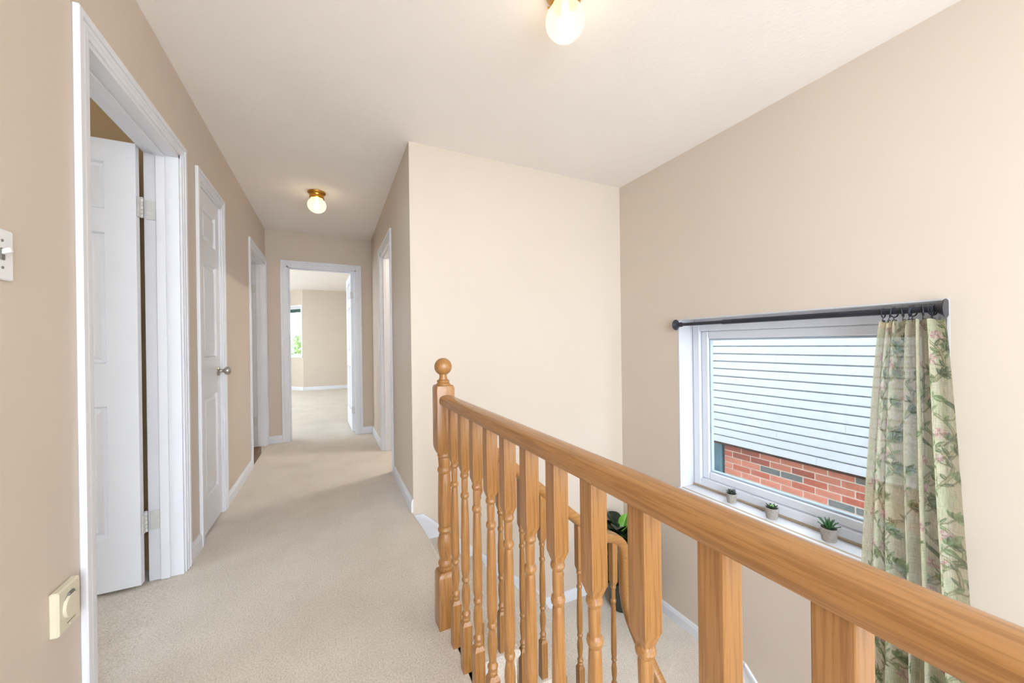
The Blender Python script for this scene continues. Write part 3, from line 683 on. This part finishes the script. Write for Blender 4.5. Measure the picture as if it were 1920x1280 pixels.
def clothmat():
    m = bpy.data.materials.new('printed_linen'); m.use_nodes = True; N, L = m.node_tree.nodes, m.node_tree.links; N.remove(N['Principled BSDF'])
    a = N.new('ShaderNodeVertexColor'); a.layer_name = 'print'
    tc = N.new('ShaderNodeTexCoord')
    def slub(sc):
        mp = N.new('ShaderNodeMapping'); mp.inputs['Scale'].default_value = sc; L.new(tc.outputs['UV'], mp.inputs[0])
        n = N.new('ShaderNodeTexNoise'); n.inputs['Scale'].default_value = 1; n.inputs['Detail'].default_value = 3; L.new(mp.outputs[0], n.inputs['Vector']); return n
    n1, n2 = slub((28, 420, 1)), slub((420, 22, 1))
    mn = N.new('ShaderNodeMath'); mn.operation = 'ADD'; L.new(n1.outputs[0], mn.inputs[0]); L.new(n2.outputs[0], mn.inputs[1])
    r = N.new('ShaderNodeMapRange'); r.inputs[1].default_value = .8; r.inputs[2].default_value = 1.2; r.inputs[3].default_value = .26; r.inputs[4].default_value = .0; L.new(mn.outputs[0], r.inputs[0])
    r2 = N.new('ShaderNodeMapRange'); r2.inputs[1].default_value = .75; r2.inputs[2].default_value = 1.25; r2.inputs[3].default_value = .80; r2.inputs[4].default_value = 1.05; L.new(mn.outputs[0], r2.inputs[0])
    mu = N.new('ShaderNodeMix'); mu.data_type = 'RGBA'; mu.blend_type = 'MULTIPLY'; mu.inputs[0].default_value = 1; L.new(a.outputs[0], mu.inputs[6]); L.new(r2.outputs[0], mu.inputs[7])
    d = N.new('ShaderNodeBsdfDiffuse'); t = N.new('ShaderNodeBsdfTranslucent'); tr = N.new('ShaderNodeBsdfTransparent')
    L.new(mu.outputs[2], d.inputs[0]); L.new(mu.outputs[2], t.inputs[0])
    m1 = N.new('ShaderNodeMixShader'); m1.inputs[0].default_value = .33; L.new(d.outputs[0], m1.inputs[1]); L.new(t.outputs[0], m1.inputs[2])
    m2 = N.new('ShaderNodeMixShader'); L.new(r.outputs[0], m2.inputs[0]); L.new(m1.outputs[0], m2.inputs[1]); L.new(tr.outputs[0], m2.inputs[2])
    L.new(m2.outputs[0], N['Material Output'].inputs[0]); return m
cme.materials.append(clothmat())
cu = bpy.data.objects.new('curtain', cme); COL.objects.link(cu)
tag(cu, 'sage green linen curtain printed with branches and pink blossoms beside the window', 'curtain')
M_['tape'] = textured('tan_heading_tape', rgb(184, 170, 142), rgb(174, 160, 132), 60, .9, 0)
k = int(NU*.34); tv = []; tf = []
for i in range(0, k+1, 3):
    for j in (2, 10): tv.append((x[j, i]-.0025, y[j, i], z[j, i]))
for i in range(len(tv)//2-1): tf.append((2*i, 2*i+2, 2*i+3, 2*i+1))
MB().add(tv, tf).build('heading_tape', M_['tape'], cu)

# ------------------------------------------------------------------ succulents on the window stool
M_['concrete'] = textured('grey_concrete', rgb(172, 164, 154), rgb(146, 138, 130), 45, .9, .3, .001)
M_['soil'] = textured('dark_soil', rgb(66, 54, 44), rgb(44, 38, 32), 120, .95, .4, .002)
G1 = textured('grey_green_leaf', rgb(78, 92, 78), rgb(60, 72, 62), 30, .5, 0)
G2 = textured('dark_rosette_leaf', rgb(64, 86, 56), rgb(48, 66, 44), 30, .45, 0); G2b = textured('pale_rosette_leaf', rgb(168, 206, 140), rgb(140, 184, 112), 30, .5, 0)
G3 = textured('agave_green_leaf', rgb(72, 118, 70), rgb(52, 92, 58), 30, .45, 0)
def spike(az, el, ln, wd, th=.003, curl=0, base=0):
    b = MB(); rows = []; n = 6
    for i in range(n+1):
        t = i/n; e = el+curl*t; r_ = base+ln*t*math.cos(el+curl*t*.5); zz = ln*t*math.sin(el+curl*t*.5)
        w_ = max(wd*math.sin(PI*min(.28+.72*t, .999)), .0004)
        c = Vector((math.cos(az), math.sin(az), 0)); s = Vector((-math.sin(az), math.cos(az), 0)); p = c*r_+Vector((0, 0, zz))
        nrm = Vector((-math.cos(az)*math.sin(e), -math.sin(az)*math.sin(e), math.cos(e)))
        rows.append([p+s*w_, p+nrm*th*.2, p-s*w_, p-nrm*th])
    return b.rings(rows)
def pot(loc, label, rt_=.036, hh=.062):
    r = empty('potted_succulent', loc); k = rt_/.036
    MB().lathe([(.026*k, 0), (.028*k, .004), (.0355*k, hh-.002), (.036*k, hh), (.0315*k, hh), (.031*k, hh-.010), (.0005, hh-.010)], 28).build('pot', M_['concrete'], r)
    MB().lathe([(.0315*k, hh-.012), (.031*k, hh-.008), (.015*k, hh-.005), (.0005, hh-.004)], 20).build('soil', M_['soil'], r)
    tag(r, label, 'potted plant', 'small potted succulents on the window stool'); return r
zs = Z0+.002
p1 = pot((2.345, 1.565, zs), 'smallest-looking concrete pot with short spiky grey-green succulent, farthest along the sill', .034, .058)
for i in range(16):
    a = i*2.4; el = R(78-48*(i/16)); o = spike(a, el, .034+.008*random.random(), .0042, .004, .25, .004).build('leaf', G1, p1); o.location.z = .052
p2 = pot((2.345, 1.318, zs), 'middle concrete pot on the sill holding a flat rosette with a pale centre', .037, .062)
for i in range(22):
    a = i*2.4; t = i/22; o = spike(a, R(74-56*t), .016+.024*t, .009, .004, .35, .002).build('leaf', G2b if i < 9 else G2, p2); o.location.z = .056
p3 = pot((2.34, 1.033, zs), 'concrete pot with long pointed green leaves, nearest to the curtain', .040, .068)
for i in range(17):
    a = i*2.4+.3; t = i/17; o = spike(a, R(82-50*t), .050+.016*random.random(), .0068, .004, -.15, .003).build('leaf', G3, p3); o.location.z = .060

# ------------------------------------------------------------------ leafy plant on the landing
GP = textured('glossy_dark_leaf', rgb(24, 46, 28), rgb(16, 32, 20), 14, .22, 0); GPlit = textured('backlit_green_leaf', rgb(104, 164, 44), rgb(82, 140, 32), 14, .3, 0)  # brighter green paints window backlight into the top leaf
pl = empty('leafy_plant', (2.02, 2.25, ZL)); tag(pl, 'dark glossy broad-leaved plant in a floor pot in the corner of the stair landing', 'potted plant')
M_['darkpot'] = textured('dark_glazed_pot', rgb(56, 62, 56), rgb(40, 46, 42), 14, .3, 0)
MB().lathe([(.075, 0), (.085, .006), (.11, .20), (.115, .21), (.115, .225), (.102, .225), (.10, .19), (.001, .19)], 32).build('pot', M_['darkpot'], pl)
MB().lathe([(.10, .185), (.09, .196), (.001, .20)], 24).build('soil', M_['soil'], pl)
for k in range(3):
    a = k*2.1; MB().tube([(.02*math.cos(a), .02*math.sin(a), .18), (.03*math.cos(a), .03*math.sin(a), .36), (.045*math.cos(a+.3), .045*math.sin(a+.3), .60)], [.008, .007, .004], 8).build('stem', GP, pl)
def broad(az, el, ln, wd, curl, m, loc):
    rows = []; n = 8; c = Vector((math.cos(az), math.sin(az), 0)); s = Vector((-math.sin(az), math.cos(az), 0))
    pos = Vector((0, 0, 0)); e = el; b = MB()
    for i in range(n+1):
        t = i/n; w_ = wd*math.sin(PI*min(max(t, .03), .985))**.75; nr = Vector((0, 0, math.cos(e)))-c*math.sin(e)
        rows.append([pos-s*w_+nr*.18*w_, pos-s*w_*.5+nr*.03*w_, pos-nr*.012, pos+s*w_*.5+nr*.03*w_, pos+s*w_+nr*.18*w_])
        pos = pos+(c*math.cos(e)+Vector((0, 0, math.sin(e))))*ln/n; e += curl/n
    b.rings(rows, cap=False, closed=False); bt = [[Vector(p)+Vector((0, 0, -.0025)) for p in r_] for r_ in rows]; b.rings(bt, cap=False, closed=False)
    o = b.build('leaf', m, pl, 60); o.location = loc; return o
for i in range(34):
    a = i*2.4; t = i/34; zz = .26+.36*t; broad(a, R(10+50*t), (.21-.05*t+.02*random.random()), .058, R(-75), GP, (.035*math.cos(a), .035*math.sin(a), zz))
for a, el, zz in ((.3, 66, .58),): broad(a, R(el), .14, .045, R(-30), GPlit, (.02, .01, zz))

# ------------------------------------------------------------------ neighbour's house beyond the window
XS = 4.75; nb_ = empty('neighbour_house', (XS, 2.2, -3.2)); tag(nb_, 'neighbouring house wall of white lap siding over red brick outside the stair window', 'house')
def hput(b, name, m, sm=30, org=None):
    o = b.build(name, m, nb_, sm, org); o.matrix_parent_inverse = Matrix.Translation(-nb_.location); return o
EXP = .1004; zb0 = -.262
def board(y0, y1, z0):
    pr = [(XS-.010, z0), (XS-.012, z0+.004), (XS-.006, z0+EXP-.015), (XS+.004, z0+EXP-.014), (XS+.024, z0+EXP-.012), (XS+.024, z0+EXP+.001), (XS+.0285, z0+EXP+.001), (XS+.0285, z0)]
    return MB().poly(pr, 'xz', y0, y1)
cuts = {0: 2.2, 4: 1.94, 9: 3.9, 12: 2.9}
for k in range(26):
    z0 = zb0+k*EXP; ys = [-6, cuts.get(k, 0.4+1.1*((k*7) % 3)), 12]
    for a, b_ in zip(ys[:-1], ys[1:]): hput(board(a+.001, b_-.001, z0), 'siding_board', M_['siding'], 0)
hput(MB().box(XS+.029, XS+.25, -6, 12, zb0-.02, zb0+26*EXP), 'sheathing', M_['siding'], 0)
hput(MB().box(XS-.62, XS+.3, -6, 12, zb0+26*EXP, zb0+26*EXP+.15, .01), 'sky_blocking_eave', M_['siding'])  # overhang out of view, added to cut sky light on the boards
hput(MB().box(XS-.006, XS+.004, 2.56, 5.2, 1.112, 1.124, .002), 'siding_channel', M_['siding'])
hput(MB().box(XS+.02, XS+.30, -6, 12, zb0-.036, zb0-.002, .003), 'overhang_shade_strip', M_['overhang_shade'])
XBk = 4.83
hput(MB().box(XBk+.006, XBk+.16, -6, 3.315, -3.2, zb0-.03), 'mortar_wall', M_['mortar'], 0)
bme = {}
def brick_mesh(w_, k):
    if (w_, k) not in bme:
        m = MB().box(0, .10, 0, w_, 0, .0655, .003).mesh('brick', 0); m.materials.append(BR[k]); bme[(w_, k)] = m
    return bme[(w_, k)]
pat = {(2, 2): 3, (2, 3): 3, (2, 0): 1, (2, 1): 1, (0, 1): 2, (0, 0): 2, (1, 1): 2, (0, 6): 3, (4, 5): 3, (4, 6): 3, (3, 8): 3, (5, 3): 3, (1, 7): 2}
BL = .2365
for row in range(9):
    zc = -.372-.0795*row-.0; off = 0 if row % 2 == 0 else -.5
    for j in range(11):
        yh = 3.3155-(j+off)*BL; w_ = round(BL-.014, 4)
        if j == 0 and off: yh = 3.3155; w_ = round(BL/2-.014, 4)
        k = pat.get((row, j), random.choice([0, 0, 1, 2, 0, 1]) if row < 2 else random.choice([1, 1, 0, 1, 1, 0, 3]) if (row*3+j) % 4 == 0 else random.choice([0, 1, 1]))
        o = bpy.data.objects.new('brick', brick_mesh(w_, k)); COL.objects.link(o); o.parent = nb_
        o.location = Vector((XBk+random.uniform(-.002, .002), yh-w_-.0, zc))-nb_.location
hput(MB().box(XBk+.02, XBk+.30, 3.33, 12, -3.2, zb0-.03), 'return_wall', M_['slate'], 0)
hput(MB().box(XBk-.03, XBk+.02, 3.345, 3.45, -3.2, zb0-.02, .012), 'downspout', M_['slate'])

# ------------------------------------------------------------------ beyond the bedroom bay
tr = empty('garden_tree', (-1.25, 15.4, -3.2)); tag(tr, 'light green leafy tree outside the bedroom bay window', 'tree')
MB().tube([(0, 0, 0), (.05, 0, 1.6), (0, .05, 3.2)], [.12, .09, .05], 10).build('trunk', textured('grey_bark', rgb(110, 96, 80), rgb(84, 72, 60), 12, .9, .3), tr)
lv_ = MB()
for i in range(2600):
    d = Vector(rng.normal(0, 1, 3)).normalized()*(rng.uniform(.3, 1)**.5); p = Vector((d.x*1.1, d.y*1.1, 3.85+d.z*.9))
    q = Vector(rng.normal(0, 1, 3)).normalized(); s = q.orthogonal().normalized(); w_ = rng.uniform(.05, .09)
    lv_.add([p-q*w_, p+s*w_*.5, p+q*w_, p-s*w_*.5], [(0, 1, 2, 3)])
lo = lv_.build('foliage', textured('spring_leaves', rgb(112, 142, 58), rgb(66, 100, 38), 3, .7, 0), tr, 0); lo['kind'] = 'stuff'
fh = empty('far_house', (-3.5, 26, -3.2)); tag(fh, 'pale house across the street seen through the bedroom bay window', 'house')
pale = textured('pale_stucco', rgb(226, 222, 224), rgb(218, 214, 216), 2, .9, 0); roof = textured('grey_shingle', rgb(190, 184, 186), rgb(170, 166, 168), 6, .9, .3)
MB().box(-5, 5, 0, 6, 0, 5.2).build('wall', pale, fh, 0); MB().poly([(-5.4, 5.2), (5.4, 5.2), (0, 7.6)], 'xz', -.3, 6.3).build('roof', roof, fh, 0)
for x_ in (-2.6, .2, 2.8):
    wi = MB().box(x_-.6, x_+.6, -.05, .02, 3.0, 4.4, .02).build('window', M_['vinyl'], fh); MB().box(x_-.5, x_+.5, -.06, -.04, 3.1, 4.3).build('pane', M_['slate'], wi)
